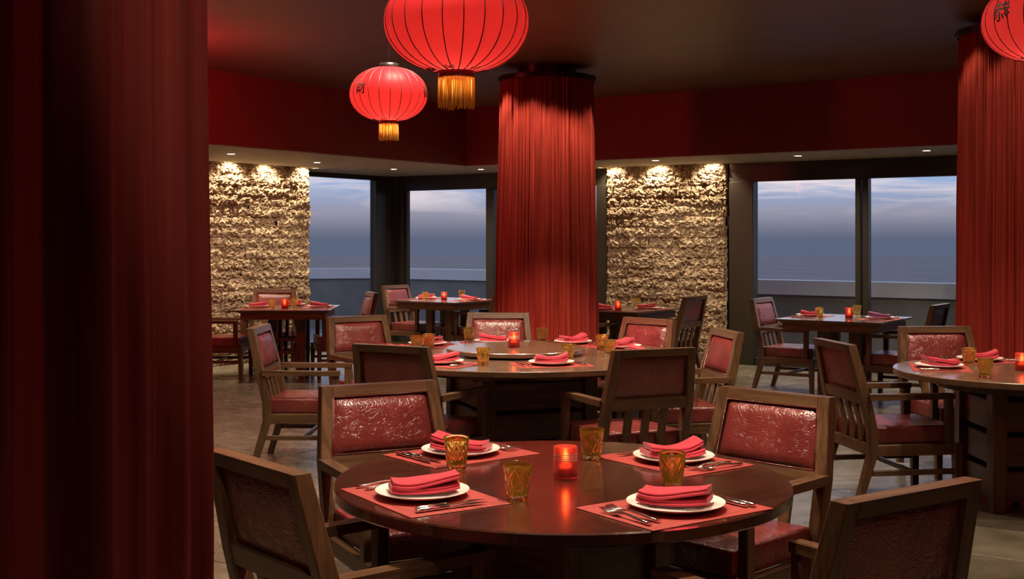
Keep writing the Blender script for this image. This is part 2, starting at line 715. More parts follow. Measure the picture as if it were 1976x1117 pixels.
# ------------------------------------------------------------------ stone facing: single split-face stones in courses
def stone_mesh(seed, L, H):
    nx, nz = max(16, int(L / .006)), max(9, int(H / .006))
    off = Vector((seed * 7.3, seed * 3.1, seed * 5.7))
    rows = []
    for i in range(nz + 1):
        row = []
        for j in range(nx + 1):
            x, z = L * j / nx, H * i / nz
            e = min(x, L - x) / .012
            edge = min(1, max(0, e)) ** .5
            t = i / nz
            prof = .45 + .55 * math.sin(PI * min(1, max(0, t)) ** .8)
            big = noise.fractal(Vector((x * 11, z * 14, 0)) + off, 1.0, 2.1, 3)
            lump = noise.noise(Vector((x * 21, z * 27, 6.6)) + off)
            rag = noise.ridged_multi_fractal(Vector((x * 34, z * 44, 1.7)) + off, .8, 2.2, 5, 1.0, 2.0)
            hole = noise.noise(Vector((x * 28, z * 40, 4.2)) + off)
            d = .010 + prof * (.016 + .020 * big + .022 * lump + .014 * rag) - max(0, hole - .1) * .06
            if i in (0, nz):
                d = -.03
            elif i in (1, nz - 1):
                d = min(d, .012 + .02 * lump)
            d = d * (.6 + .4 * edge) - .008 * (1 - edge)
            dz = .016 * noise.noise(Vector((x * 26, z * 26, 9.1)) + off)
            dx = .010 * noise.noise(Vector((x * 30, z * 30, 2.1)) + off)
            row.append((x + dx * edge, -max(d, -.03), z * 1.16 - H * .08 + dz))
        rows.append(row)
    mb = MB()
    mb.loft(rows, False, False, False)
    me = bpy.data.meshes.new('stone')
    me.from_pydata(mb.v, [], mb.f)
    me.materials.append(STONE)
    me.update()
    return me


HC = SOFFIT / 19.0
LENS = LENS
lens_list = [.30, .37, .44, .52]
variants = {L: [stone_mesh(k * 4 + i, L, HC) for k in range(4)] for i, L in enumerate(lens_list)}


def stone_wall(owner, lo, hi, place):
    for r in range(20):
        x = lo - random.uniform(0, .25)
        z = r * HC
        while x < hi - .02:
            L = random.choice(lens_list)
            if x + L > hi:
                L = hi - x
            base = min(lens_list, key=lambda q: abs(q - L))
            s = random.choice(variants[base])
            o = link('stone', s, owner)
            x0 = max(x, lo)
            o.matrix_local = place(x0, z, (x + L - x0) / base)
            x += L


def place_b(x, z, sx):
    return Matrix.Translation((x, -.035 + random.uniform(-.012, .012), z)) @ Matrix.Diagonal((sx, 1, 1, 1))


def place_a(x, z, sx):
    # face looks towards +b; x runs along a (towards the camera)
    return Matrix.Translation((.40 + random.uniform(-.012, .012), -x, z)) @ Matrix.Rotation(R(90), 4, 'Z') @ Matrix.Rotation(PI, 4, 'Z') @ Matrix.Diagonal((sx, 1, 1, 1)) @ Matrix.Identity(4)


fa = structure(rbox('wall_left_stone', 2.17, 5.6, .3, .37, 0, SOFFIT + .12, GROUT), 'rough split-face stone wall washed by warm light')
fb = structure(rbox('wall_right_stone', -.0, .02, 3.6, 5.26, 0, SOFFIT + .12, GROUT), 'rough split-face stone pier between the windows')


def place_a2(x, z, sx):
    # local stone: x along its length, -y outwards.  outwards must be +b (frame +x); length runs along frame -y
    m_ = Matrix(((0, -1, 0, 0), (-1, 0, 0, 0), (0, 0, 1, 0), (0, 0, 0, 1)))
    return Matrix.Translation((.40 + random.uniform(-.012, .012), -x, z)) @ m_ @ Matrix.Diagonal((sx, 1, 1, 1))


stone_wall(fa, 2.17, 5.6, place_a2)
stone_wall(fb, 3.6, 5.25, place_b)
# wall grazers set in the slot between soffit and stone
for a in (2.30, 2.95, 3.55, 4.2, 4.85, 5.4):
    spot(room(a, .575, SOFFIT + .11), room(a, .47, .0), 37, 112, .6, .012, (1, .80, .54))
for b_ in (3.72, 4.36, 5.08):
    spot(room(.225, b_, SOFFIT + .11), room(.12, b_, .0), 37, 112, .6, .012, (1, .80, .54))

# ------------------------------------------------------------------ windows
def window(name, label):
    o = thing(name)
    o.matrix_world = FRAME
    return structure(o, label)


W1 = window('window_1', 'narrow tall corner window beside the left stone wall')
rbox('window_header', 0, 2.2, -.10, .0, 2.335, SOFFIT, DARKMETAL, W1)
rbox('window_frame', .17, .40, -.10, .02, 0, 2.335, DARKMETAL, W1, .006)
rbox('window_sill', .17, 2.2, -.10, .02, 0, .07, DARKMETAL, W1, .004)
rbox('pane', .40, 2.2, -.06, -.045, .07, 2.335, GLASS, W1)
rbox('corner_post', -.10, .16, -.10, .03, 0, SOFFIT, DARKMETAL, W1, .006)
rbox('corner_post', -.10, -.02, .05, .13, 0, SOFFIT, DARKMETAL, W1, .006)
W2 = window('window_2', 'wide dark framed window left of the draped pillar')
rbox('window_header', -.10, .02, .13, 3.6, 2.19, SOFFIT, DARKMETAL, W2)
rbox('window_frame', -.10, .03, .13, .20, 0, 2.26, DARKMETAL, W2, .006)
rbox('window_frame', -.08, -.01, .20, .25, 0, 2.19, DARKMETAL, W2, .006)
rbox('window_frame', -.10, .03, 1.67, 1.80, 0, 2.19, DARKMETAL, W2, .006)
rbox('window_frame', -.10, .03, 3.42, 3.6, 0, 2.19, DARKMETAL, W2, .006)
rbox('window_sill', -.10, .02, .13, 3.6, 0, .07, DARKMETAL, W2, .004)
rbox('pane', -.06, -.045, .25, 1.67, .07, 2.19, GLASS, W2)
rbox('pane', -.06, -.045, 1.80, 3.42, .07, 2.19, GLASS, W2)
W3 = window('window_3', 'wide two-pane window behind the right square table')
rbox('window_header', -.10, .03, 5.27, 12, 2.178, SOFFIT, DARKMETAL, W3)
rbox('window_frame', -.10, .05, 5.27, 5.58, 0, 2.178, DARKMETAL, W3, .006)
rbox('window_frame', -.10, .04, 6.80, 6.86, 0, 2.178, DARKMETAL, W3, .006)
rbox('window_frame', -.10, .02, 6.875, 6.94, 0, 2.178, DARKMETAL, W3, .006)
rbox('window_frame', -.10, .04, 8.6, 8.75, 0, 2.178, DARKMETAL, W3, .006)
rbox('window_sill', -.10, .02, 5.27, 12, 0, .09, DARKMETAL, W3, .004)
for b0, b1 in ((5.58, 6.80), (6.94, 8.6), (8.75, 10.3)):
    rbox('pane', -.06, -.045, b0, b1, .09, 2.178, GLASS, W3)
structure(rbox('wall_right_end', -.1, .0, 10.3, B_MAX, 0, SOFFIT, REDWALL), 'dark red wall past the right window')

# ------------------------------------------------------------------ outside: terrace, parapet, sea
pts = [(-9, 20.3), (-3.7, 22.3), (-2.55, 22.6), (-.45, 21.2), (1.05, 19.2), (2.0, 17.1), (3.25, 16.15), (5.37, 14.65), (10.5, 11.1)]


def ribbon(name, poly, z0, z1, th, mat, parent=None):
    mb = MB()
    rings = []
    for k, p in enumerate(poly):
        a, b_ = Vector(poly[max(k - 1, 0)]), Vector(poly[min(k + 1, len(poly) - 1)])
        t = (b_ - a).normalized()
        n = Vector((-t.y, t.x))
        p = Vector(p)
        q = p + n * th
        rings.append([(p.x, p.y, z0), (q.x, q.y, z0), (q.x, q.y, z1), (p.x, p.y, z1)])
    mb.loft(rings, True, False)
    return mb.build(name, mat, parent)


par = structure(ribbon('terrace_parapet_wall', pts, -.5, .76, .2, PARAPET_DK), 'grey parapet wall round the terrace outside')
ribbon('coping', [(x - .02, y - .05) for x, y in pts], .76, .95, .30, PARAPET, par)
mb = MB()
mb.add([(-16, 8, -.13), (16, 4, -.13), (16, 26, -.13), (-16, 26, -.13)], [(0, 1, 2, 3)])
mb.add([(-16, 8, -.3), (16, 4, -.3), (16, 26, -.3), (-16, 26, -.3)], [(3, 2, 1, 0)])
structure(mb.build('terrace_floor', TERRACE), 'grey paved terrace outside the windows')
mb = MB()
ring0 = [(60 * math.cos(t), 60 * math.sin(t), -30) for t in [2 * PI * k / 64 for k in range(64)]]
ring1 = [(2350 * math.cos(t), 2350 * math.sin(t), -30) for t in [2 * PI * k / 64 for k in range(64)]]
mb.loft([ring0, ring1], False, False)
structure(mb.build('sea', SEA), 'dark blue rippled sea below a dusk sky')

# ------------------------------------------------------------------ recessed downlights in the soffit
def downlight_proto():
    o = thing('downlight')
    n = 28
    MB().lathe([(.040, -.005), (.052, -.005), (.056, -.001), (.056, .003), (.040, .003)], n).build('trim_ring', CHINA, o)
    MB().lathe([(.0005, -.003), (.041, -.003)], n, False).build('lens', LENS, o)
    return freeze(o)


LENS = bpy.data.materials['lamp_lens']
proto = downlight_proto()


def solve(px, py, z):
    d = (z - EYE) * F_PX / (HZ - py)
    return ((px - 988) / F_PX * d, d, z)


dl = [(446, 296.5, 'above the left stone wall, nearest the big drape'), (612, 313, 'at the corner of the left stone wall'),
      (760, 326, 'above the corner window'), (928, 326.5, 'just left of the draped pillar'), (1265, 309, 'above the right stone pier'),
      (1540, 300, 'above the left pane of the right window'), (1788, 290, 'above the right pane of the right window')]
for k, (px, py, ph) in enumerate(dl):
    o = proto if k == 0 else copy_tree(proto)
    p = solve(px, py, SOFFIT - .004)
    o.location = p
    tag(o, 'small recessed downlight in the beige soffit ' + ph, 'downlight', 'soffit downlights')
    spot((p[0], p[1], p[2] - .02), (p[0], p[1], 0), 62, 150, 1.0, .03, (1, .8, .56))


# ------------------------------------------------------------------ drapes hung round pillars
def drape(name, cx, cy, z0, z1, r_top, r_bot, amp, freq, seed, label, nth=1500, nz=22, core=.28, fine=1.0, mat=DRAPE):
    o = thing(name, (cx, cy, 0))
    rows = []
    prof = []
    prof3 = [noise.noise(Vector((math.cos(2 * PI * j / nth) * freq * 7.3, math.sin(2 * PI * j / nth) * freq * 7.3, seed + 11))) for j in range(nth)]
    for j in range(nth):
        th = 2 * PI * j / nth
        c, s = math.cos(th), math.sin(th)
        f = noise.fractal(Vector((c * freq, s * freq, seed)), 1.0, 2.0, 2)
        g = noise.noise(Vector((c * freq * 3.7, s * freq * 3.7, seed + 5)))
        prof.append((f, g))
    for i in range(nz + 1):
        t = i / nz
        z = z0 + (z1 - z0) * t
        rr = r_bot + (r_top - r_bot) * t ** .8
        row = []
        for j in range(nth):
            th = 2 * PI * j / nth
            f, g = prof[j]
            wob = noise.noise(Vector((math.cos(th) * 5, math.sin(th) * 5, z * 1.3 + seed))) * .012
            r = rr + amp * (1.15 - .4 * t) * f + fine * (amp * .5 * (.4 + .9 * t) * g + amp * .3 * t * prof3[j]) + wob * (1 - t)
            row.append((r * math.cos(th), r * math.sin(th), z))
        rows.append(row)
    mb = MB()
    mb.loft(rows, False, True)
    mb.build('fabric', mat, o)
    prof2 = []
    mb = MB().lathe([(r_top + .03, z1 - .02), (r_top + .045, z1 - .02), (r_top + .045, z1 + .025), (r_top + .03, z1 + .025), (r_top + .03, z1 - .02)], 64, False)
    mb.build('curtain_rail', BLACK, o)
    MB().lathe([(core, 0), (core, CEIL)], 40).build('pillar_core', BLACK, o)
    return tag(o, label, 'curtain', 'red drapes round the pillars')


drape('pillar_drape', .33, 11.3, .02, 2.99, .42, .50, .036, 12, 3.3, 'full-height sheer red drape round the middle pillar')
drape('pillar_drape', 3.74, 8.75, .02, 3.0, .43, .47, .034, 10, 9.1, 'sheer red drape round the pillar at the right edge')
drape('pillar_drape', -1.030, 2.05, .02, 3.0, .46, .48, .075, 4.0, 21.7, 'large dark red drape filling the left foreground', fine=.2, mat=NEAR_DRAPE)


# ------------------------------------------------------------------ dining chair
def make_chair():
    o = thing('dining_chair')
    W = .274                                  # half width outside, at arm height
    sx = W - .024
    top_x = .246                              # half width of the back at its top

    def half(z):                              # the back narrows upwards
        return W + (top_x - W) * max(0, (z - .60) / .305)
    # rear legs run on upwards as back stiles
    for s in (-1, 1):
        MB().beam([(s * sx, -.335, 0, .020, .020), (s * sx, -.245, .30, .023, .026), (s * sx, -.245, .42, .023, .028),
                   (s * sx, -.292, .62, .024, .028), (s * (top_x - .024), -.36, .905, .024, .026)], (.023, .026)).build('rear_leg', WOOD_Z, o)

    def back_y(z):
        return -.292 - (z - .62) * (.068 / .285) if z > .62 else -.245 - (z - .42) * (.047 / .2)

    def rail(z0, z1, hy):
        mb = MB()
        x0, x1 = half(z0) - .047, half(z1) - .047
        y0, y1 = back_y(z0), back_y(z1)
        mb.loft([[(-x0, y0 - hy, z0), (x0, y0 - hy, z0), (x0, y0 + hy, z0), (-x0, y0 + hy, z0)],
                 [(-x1, y1 - hy, z1), (x1, y1 - hy, z1), (x1, y1 + hy, z1), (-x1, y1 + hy, z1)]], True, False)
        return mb
    rail(.865, .905, .026).build('top_rail', WOOD_X, o)
    rail(.575, .637, .024).build('bottom_rail', WOOD_X, o)
    # padded backrest, front and rear faces
    def pad(yside, depth, name):
        bm = bmesh.new()
        nx, nz = 16, 10
        z0, z1 = .639, .863
        top = []
        for i in range(nz + 1):
            for j in range(nx + 1):
                u, v = j / nx * 2 - 1, i / nz * 2 - 1
                bul = (1 - abs(u) ** 6) ** .5 * (1 - abs(v) ** 5) ** .5
                z = (z0 + z1) / 2 + v * (z1 - z0) / 2
                top.append(bm.verts.new((u * (half(z) - .049), back_y(z) + yside * (.004 + depth * bul), z)))
        for i in range(nz):
            for j in range(nx):
                k = i * (nx + 1) + j
                bm.faces.new((top[k], top[k + 1], top[k + nx + 2], top[k + nx + 1]))
        me = bpy.data.meshes.new(name)
        bmesh.ops.recalc_face_normals(bm, faces=bm.faces)
        for f in bm.faces:
            f.smooth = True
        bm.to_mesh(me)
        bm.free()
        return link(name, me, o, LEATHER)
    p = pad(1, .032, 'backrest')
    pad(-1, .008, 'back_panel')
    pip = []
    for (sg, z) in ((-1, .642), (1, .642), (1, .862), (-1, .862), (-1, .642)):
        pip.append((sg * (half(z) - .051), back_y(z) + .022, z))
    MB().tube(pip, .0035, 6).build('piping', LEATHER, p)
    # slats between back and seat
    for s in (-1, 0, 1):
        MB().beam([(s * .108, -.242, .34), (s * .108, -.245, .43), (s * .108, back_y(.58), .58)], (.024, .009), .003).build('back_slat', WOOD_Z, o)
    # seat
    bm = bmesh.new()
    bmesh.ops.create_cube(bm, size=1)
    for q in bm.verts:
        q.co = Vector((q.co.x * .47, .012 + q.co.y * .49, .395 + q.co.z * .10))
    bmesh.ops.bevel(bm, geom=bm.edges[:], offset=.016, segments=3, affect='EDGES', profile=.6)
    bmesh.ops.subdivide_edges(bm, edges=[e for e in bm.edges if e.calc_length() > .2], cuts=6, use_grid_fill=True)
    for q in bm.verts:
        if q.co.z > .43:
            q.co.z += .012 * (1 - (q.co.x / .23) ** 2) * (1 - ((q.co.y - .012) / .25) ** 2)
    MB().bm(bm, True).build('seat', LEATHER, o)
    MB().box((-W + .046, .225, .285), (W - .046, .262, .348), .003).build('seat_rail', WOOD_X, o)
    MB().box((-W + .046, -.262, .285), (W - .046, -.225, .348), .003).build('seat_rail', WOOD_X, o)
    for s in (-1, 1):
        MB().box((s * sx - .019, -.225, .285), (s * sx + .019, .235, .348), .003).build('seat_rail', WOOD_Y, o)
        MB().beam([(s * sx, .262, 0, .019, .019), (s * sx, .258, .347, .024, .024)], (.02, .02)).build('front_leg', WOOD_Z, o)
        MB().box((s * (sx + .004) - .02, .185, .347), (s * (sx + .004) + .02, .229, .60), .003).build('arm_post', WOOD_Z, o)
        mb = MB()
        xa, ya = s * (sx + .007), -.27
        mb.loft([[(xa - .026, ya, .597), (xa + .026, ya, .597), (xa + .026, ya - .006, .632), (xa - .026, ya - .006, .632)],
                 [(xa - .026, .233, .598), (xa + .026, .233, .598), (xa + .026, .233, .628), (xa - .026, .233, .628)]], True, False)
        mb.build('arm', WOOD_Y, o)
        MB().box((s * sx - .011, -.285, .175), (s * sx + .011, .245, .205), .003).build('stretcher', WOOD_Y, o)
    MB().box((-W + .03, -.012, .178), (W - .03, .012, .202), .003).build('stretcher', WOOD_X, o)
    return freeze(o)


chair0 = make_chair()
used = [False]


def chair(mid, face, label, group):
    """mid = centre of the back's top edge; face = direction the chair faces"""
    f = Vector((face[0], face[1])).normalized()
    o = chair0 if not used[0] else copy_tree(chair0)
    used[0] = True
    o.location = (mid[0] + f.x * .36, mid[1] + f.y * .36, 0)
    o.rotation_euler = (0, 0, math.atan2(f.y, f.x) - PI / 2)
    return tag(o, 'red leather armchair ' + label, 'chair', group)


G1, G2, G3, G4 = 'armchairs at the front round table', 'armchairs at the large round table', 'armchairs at the right round table', 'armchairs at the square tables'
chair((-.68, 3.17), (.764, .645), 'at the front table, cut off by the left drape', G1)
chair((-.545, 4.88), (.45, -.89), 'at the far left of the front table', G1)
chair((1.015, 4.61), (-.71, -.70), 'at the far right of the front table', G1)
chair((.93, 2.80), (-.56, .83), 'nearest the viewer, at the lower right corner', G1)
chair((-1.715, 8.1), (1, -.02), 'seen sideways left of the large table', G2)
chair((-1.19, 9.16), (.57, -.82), 'at the large table, behind the sideways chair', G2)
chair((-.11, 9.56), (0, -1), 'at the far side of the large table, left of the draped pillar', G2)
chair((1.02, 8.88), (-.75, -.66), 'at the large table, right of the draped pillar', G2)
chair((1.39, 7.73), (-.98, -.17), 'turned sideways at the right end of the large table', G2)
chair((.76, 6.40), (-.39, .92), 'with its back to the viewer, right front of the large table', G2)
chair((-.67, 6.62), (.47, .88), 'with its back to the viewer, left front of the large table', G2)
chair((1.85, 6.88), (1, .15), 'seen sideways left of the right-edge round table', G3)
chair((2.85, 8.08), (.08, -1), 'behind the right-edge round table, facing the viewer', G3)
chair((-2.79, 14.08), (0, -1), 'between the left stone wall and its square table', G4)
chair((-3.5, 12.95), (1, 0), 'half hidden by the left drape beside the square table', G4)
chair((-1.55, 13.26), (-.95, -.3), 'right of the square table by the left stone wall', G4)
chair((-1.5, 15.35), (VX, VY), 'left of the square table in the window corner', G4)
chair((-.05, 14.19), (-VX, -VY), 'mostly hidden behind the middle drape in the window corner', G4)
chair((1.16 + VX * .89, 12.87 + VY * .89), (-VX, -VY), 'turned away, in front of the right stone pier', G4)
chair((1.16 - UX * .89 - VX * .1, 12.87 - UY * .89 - VY * .1), (UX, UY), 'dark, just showing right of the middle drape', G4)
chair((2.49, 11.98), (VX, VY), 'left of the square table by the right window', G4)
chair((3.865, 10.80), (-VX, -VY), 'right of the square table by the right window, turned away', G4)


# ------------------------------------------------------------------ tables
def round_table(loc, rad, label, rz, post=.27, top=TABLE_WOOD):
    o = thing('round_table', (loc[0], loc[1], 0), rz)
    t = .036
    MB().lathe([(.0005, .75), (rad - .004, .75), (rad, .746), (rad, .75 - t + .005), (rad - .006, .75 - t), (.0005, .75 - t)], 128, False).build('table_top', top, o)
    MB().lathe([(rad * .62, .655), (rad * .66, .655), (rad * .66, .7135), (rad * .62, .7135), (rad * .62, .655)], 64, False).build('apron_ring', TABLE_WOOD, o)
    for sx in (-1, 1):
        for sy in (-1, 1):
            MB().box((sx * post - .042, sy * post - .042, 0), (sx * post + .042, sy * post + .042, .714), .005).build('leg', WOOD_Z, o)
    for k in range(4):
        for z0, z1 in ((.06, .22), (.25, .41), (.44, .60)):
            mb = MB()
            if k % 2:
                y = post * (1 if k == 1 else -1)
                mb.box((-post + .042, y - .012, z0), (post - .042, y + .012, z1), .003)
            else:
                x = post * (1 if k == 0 else -1)
                mb.box((x - .012, -post + .042, z0), (x + .012, post - .042, z1), .003)
            mb.build('pedestal_board', WOOD_X if k % 2 else WOOD_Y, o)
    MB().box((-post + .02, -post + .02, .1), (post - .02, post - .02, .13), .003).build('pedestal_shelf', WOOD_X, o)
    return tag(o, label, 'table', 'round tables')


round_table(T_FRONT, .70, 'polished dark round table set for four in the foreground', R(45), .20)
round_table(T_MID, 1.06, 'large round table with a turntable in the middle of the room', R(20), .34, GLARE_TABLE_WOOD)
round_table(T_SIDE, .70, 'dark round table cut off by the right edge', R(0), .24, GLARE_TABLE_WOOD)
o = thing('lazy_susan', (.025, 7.75, .75))
MB().lathe([(.0005, .042), (.446, .042), (.45, .038), (.45, .018), (.446, .014), (.0005, .014)], 96, False).build('turntable', GLARE_TABLE_WOOD, o)
MB().lathe([(.0005, 0), (.30, 0), (.30, .0145), (.0005, .0145)], 64, False).build('turntable_base', BLACK, o)
tag(o, 'round wooden turntable on the large table holding a red candle', 'turntable')


def make_square_table():
    o = thing('square_table')
    h = .5
    mb = MB()
    mb.loft([[(sx * (h - .05), sy * (h - .05), .716) for sx, sy in ((-1, -1), (1, -1), (1, 1), (-1, 1))],
             [(sx * h, sy * h, .738) for sx, sy in ((-1, -1), (1, -1), (1, 1), (-1, 1))],
             [(sx * h, sy * h, .75) for sx, sy in ((-1, -1), (1, -1), (1, 1), (-1, 1))]], True, False)
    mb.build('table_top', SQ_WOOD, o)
    q = h - .07
    for k in range(4):
        mb = MB()
        if k < 2:
            y = (q if k else -q)
            mb.box((-q - .012, y - .012, .648), (q + .012, y + .012, .716), .002)
        else:
            x = (q if k == 2 else -q)
            mb.box((x - .012, -q + .012, .648), (x + .012, q - .012, .716), .002)
        mb.build('apron', WOOD_X if k < 2 else WOOD_Y, o)
    p = .15
    for sx in (-1, 1):
        for sy in (-1, 1):
            mb = MB()
            mb.box((sx * p - .05, sy * p - .032, .045), (sx * p + .05, sy * p + .032, .716), .004)
            mb.loft([[(sx * p - .05 + .03 * (sx > 0) * 0, sy * p - .032, .045), (sx * p + .05, sy * p - .032, .045), (sx * p + .05, sy * p + .032, .045), (sx * p - .05, sy * p + .032, .045)],
                     [(sx * p - .02 - .02 * (sx < 0), sy * p - .032, 0), (sx * p + .02 + .02 * (sx > 0), sy * p - .032, 0), (sx * p + .02 + .02 * (sx > 0), sy * p + .032, 0), (sx * p - .02 - .02 * (sx < 0), sy * p + .032, 0)]], True, False)
            mb.build('leg', WOOD_Z, o)
    # lattice low between the legs
    for y in (-p, p):
        for z in (.12, .26, .40):
            MB().box((-p + .05, y - .014, z), (p - .05, y + .014, z + .03), .002).build('lattice_rail', WOOD_X, o)
        for x in (-.055, .055):
            MB().box((x - .014, y - .010, .15), (x + .014, y + .010, .40), .002).build('lattice_bar', WOOD_Z, o)
    for x in (-p, p):
        for z in (.12, .26, .40):
            MB().box((x - .014, -p + .032, z), (x + .014, p - .032, z + .03), .002).build('lattice_rail', WOOD_Y, o)
    return freeze(o)


sq0 = make_square_table()
for k, (key, ang, lab) in enumerate([('stone', R(2), 'square wooden table beside the left stone wall'), ('corner', ANG, 'square wooden table in the window corner'),
                                     ('drape', ANG, 'dim square wooden table between the middle drape and the stone pier'),
                                     ('window', ANG, 'square wooden table in front of the right window')]):
    o = sq0 if k == 0 else copy_tree(sq0)
    o.location = (SQ[key][0], SQ[key][1], 0)
    o.rotation_euler = (0, 0, ang)
    tag(o, lab, 'table', 'square tables')
    spot((SQ[key][0] + .1, SQ[key][1] - .5, CEIL - .75 if key == 'corner' else CEIL - .04), (SQ[key][0], SQ[key][1], .75), 110 if key != 'drape' else 30, 62, .8, .05)


# ------------------------------------------------------------------ tableware prototypes
def plate_mesh():
    return MB().lathe([(.0005, .006), (.078, .006), (.088, .008), (.133, .020), (.1355, .0215), (.1345, .0185), (.09, .004), (.08, .0), (.0005, .0)], 64).mesh('plate')


def napkin_mesh(seed):
    """a cloth folded into a long block of four plies, resting in the well of a plate"""
    mb = MB()
    rnd = random.Random(seed)
    Lx, wy = .098, .047
    s1, s2 = math.sin(seed * 2.3), math.cos(seed * 1.7)
    for layer in range(4):
        top = layer // 2
        z0 = .0050 + layer * .0078 + top * .0026
        rings = []
        n = 18
        sh = .004 * top * s2 + (.0025 if layer % 2 else -.0025)
        for k in range(n + 1):
            t = k / n * 2 - 1
            x = t * (Lx - .004 * top) + .004 * top * s1
            lift = .010 * abs(t) ** 2.2 + (.010 * (t * s1 + .5 * t * t) + .006 * math.sin(2.6 * t + seed)) * (.25 + .75 * top)
            wv = wy * (1 + .06 * math.sin(2.1 * t + seed + 2 * top)) - .003 * top
            yc = sh + .010 * s2 * t * (1 if top else -.4)
            ring = []
            m = 20
            for q in range(m):
                a = 2 * PI * q / m
                cx, cz = math.cos(a), math.sin(a)
                y = math.copysign(abs(cx) ** .3, cx) * wv
                zz = math.copysign(abs(cz) ** .7, cz) * .0052
                crease = .0022 * math.sin(y * 60 + t * 3 + seed) * top
                ring.append((x, y + yc, z0 + zz + lift + crease))
            rings.append(ring)
        mb.loft(rings, True, True)
    return mb.mesh('napkin')


def fork_mesh():
    mb = MB()
    def strip(pts):                           # (y, z, halfwidth, halfthick)
        mb.loft([[(-h, y, z - t), (h, y, z - t), (h, y, z + t), (-h, y, z + t)] for y, z, h, t in pts], True, True)
    strip([(-.10, .006, .007, .003), (-.07, .007, .006, .003), (-.02, .012, .0035, .0025), (.02, .013, .0035, .002), (.035, .009, .011, .0015), (.05, .007, .013, .0013)])
    for k in range(4):
        x = (k - 1.5) * .0072
        mb.loft([[(x - w_, y, z - .0013), (x + w_, y, z - .0013), (x + w_, y, z + .0013), (x - w_, y, z + .0013)] for y, z, w_ in
                 ((.048, .007, .0024), (.075, .0085, .002), (.098, .0135, .0013))], True, True)
    return mb.mesh('fork')


def knife_mesh():
    mb = MB()
    rings = []
    for y, r in ((-.105, .004), (-.103, .0065), (-.06, .0065), (-.005, .0055), (.0, .003)):
        rings.append([(r * 1.15 * math.cos(2 * PI * j / 10), y, .0066 + r * math.sin(2 * PI * j / 10)) for j in range(10)])
    mb.loft(rings, True, True)
    mb.loft([[(-.006, -.002, .0055), (.006, -.002, .0055), (.006, -.002, .0075), (-.006, -.002, .0075)],
             [(-.009, .02, .0055), (.008, .02, .0055), (.008, .02, .0075), (-.009, .02, .0075)],
             [(-.0085, .08, .0055), (.008, .08, .0055), (.008, .08, .0072), (-.0085, .08, .0072)],
             [(.004, .115, .0058), (.007, .115, .0058), (.007, .115, .0068), (.004, .115, .0068)]], True, False)
    return mb.mesh('knife')


def tumbler_mesh():
    """tapered tumbler with crossing V-cuts that leave diamond facets; the grid runs along the cuts"""
    n, per = 128, 16
    H, rb, rt = .105, .0305, .042
    z_lo, z_hi, nr = .008, .092, 24

    def rad(z):
        return rb + (rt - rb) * (z / H)
    rings = [(.0008, .003, 0), (rb * .78, .0, 0), (rb - .0012, .0012, 0), (rad(.004), .004, 0)]
    for i in range(nr + 1):
        rings.append((None, z_lo + (z_hi - z_lo) * i / nr, i))
    rings += [(rad(.096), .096, 0), (rad(H) - .0002, H - .001, 0), (rad(H) - .0012, H, 0), (rad(H) - .0022, H - .001, 0),
              (rad(.07) - .0036, .07, 0), (rad(.04) - .0050, .04, 0), (rad(.022) - .0065, .022, 0), (rad(.017) - .010, .0175, 0), (.0008, .0165, 0)]
    v, f = [], []
    for r, z, i in rings:
        for k in range(n):
            rr = r
            if r is None:
                cut = 0
                for sg in (1, -1):
                    q = (k + sg * i) % per
                    q = min(q, per - q)
                    cut = max(cut, (1.0, .55, 0.0)[min(q, 2)])
                end = min(1, i / 1.5, (nr - i) / 1.5)
                rr = rad(z) - .0030 * cut * end
            t = 2 * PI * k / n
            v.append((rr * math.cos(t), rr * math.sin(t), z))
    for a in range(len(rings) - 1):
        i = rings[a][2] if rings[a][0] is None else 0
        for k in range(n):
            k2 = (k + 1) % n
            A, B, C_, D = a * n + k, a * n + k2, (a + 1) * n + k2, (a + 1) * n + k
            if rings[a][0] is None and rings[a + 1][0] is None:
                if min((k - i) % per, (-(k - i)) % per) <= min((k + 1 + i) % per, (-(k + 1 + i)) % per):
                    f += [(A, B, C_), (A, C_, D)]
                else:
                    f += [(A, B, D), (B, C_, D)]
            else:
                f.append((A, B, C_, D))
    f.append(tuple(reversed(range(n))))
    f.append(tuple(range((len(rings) - 1) * n, len(rings) * n)))
    mb = MB()
    mb.add(v, f, True)
    return mb.mesh('tumbler')


PLATE_ME = plate_mesh()
NAP_ME = [napkin_mesh(s) for s in (1.0, 2.2, 3.7)]
FORK_ME, KNIFE_ME, CUP_ME = fork_mesh(), knife_mesh(), tumbler_mesh()
MAT_ME = MB().box((-.22, -.16, 0), (.22, .16, .0025), .0008).mesh('placemat')
for me, mt in ((PLATE_ME, CHINA), (FORK_ME, STEEL), (KNIFE_ME, STEEL), (CUP_ME, AMBER), (MAT_ME, PLACEMAT)):
    me.materials.append(mt)
for me in NAP_ME:
    me.materials.append(NAPKIN)
PURPLE_ME = NAP_ME[1].copy()
PURPLE_ME.materials[0] = PURPLE


def put(name, me, loc, rz, label, cat, group, scale=None):
    o = link(name, me)
    o.location = loc
    o.rotation_euler = (0, 0, rz)
    if scale:
        o.scale = scale
    return tag(o, label, cat, group)


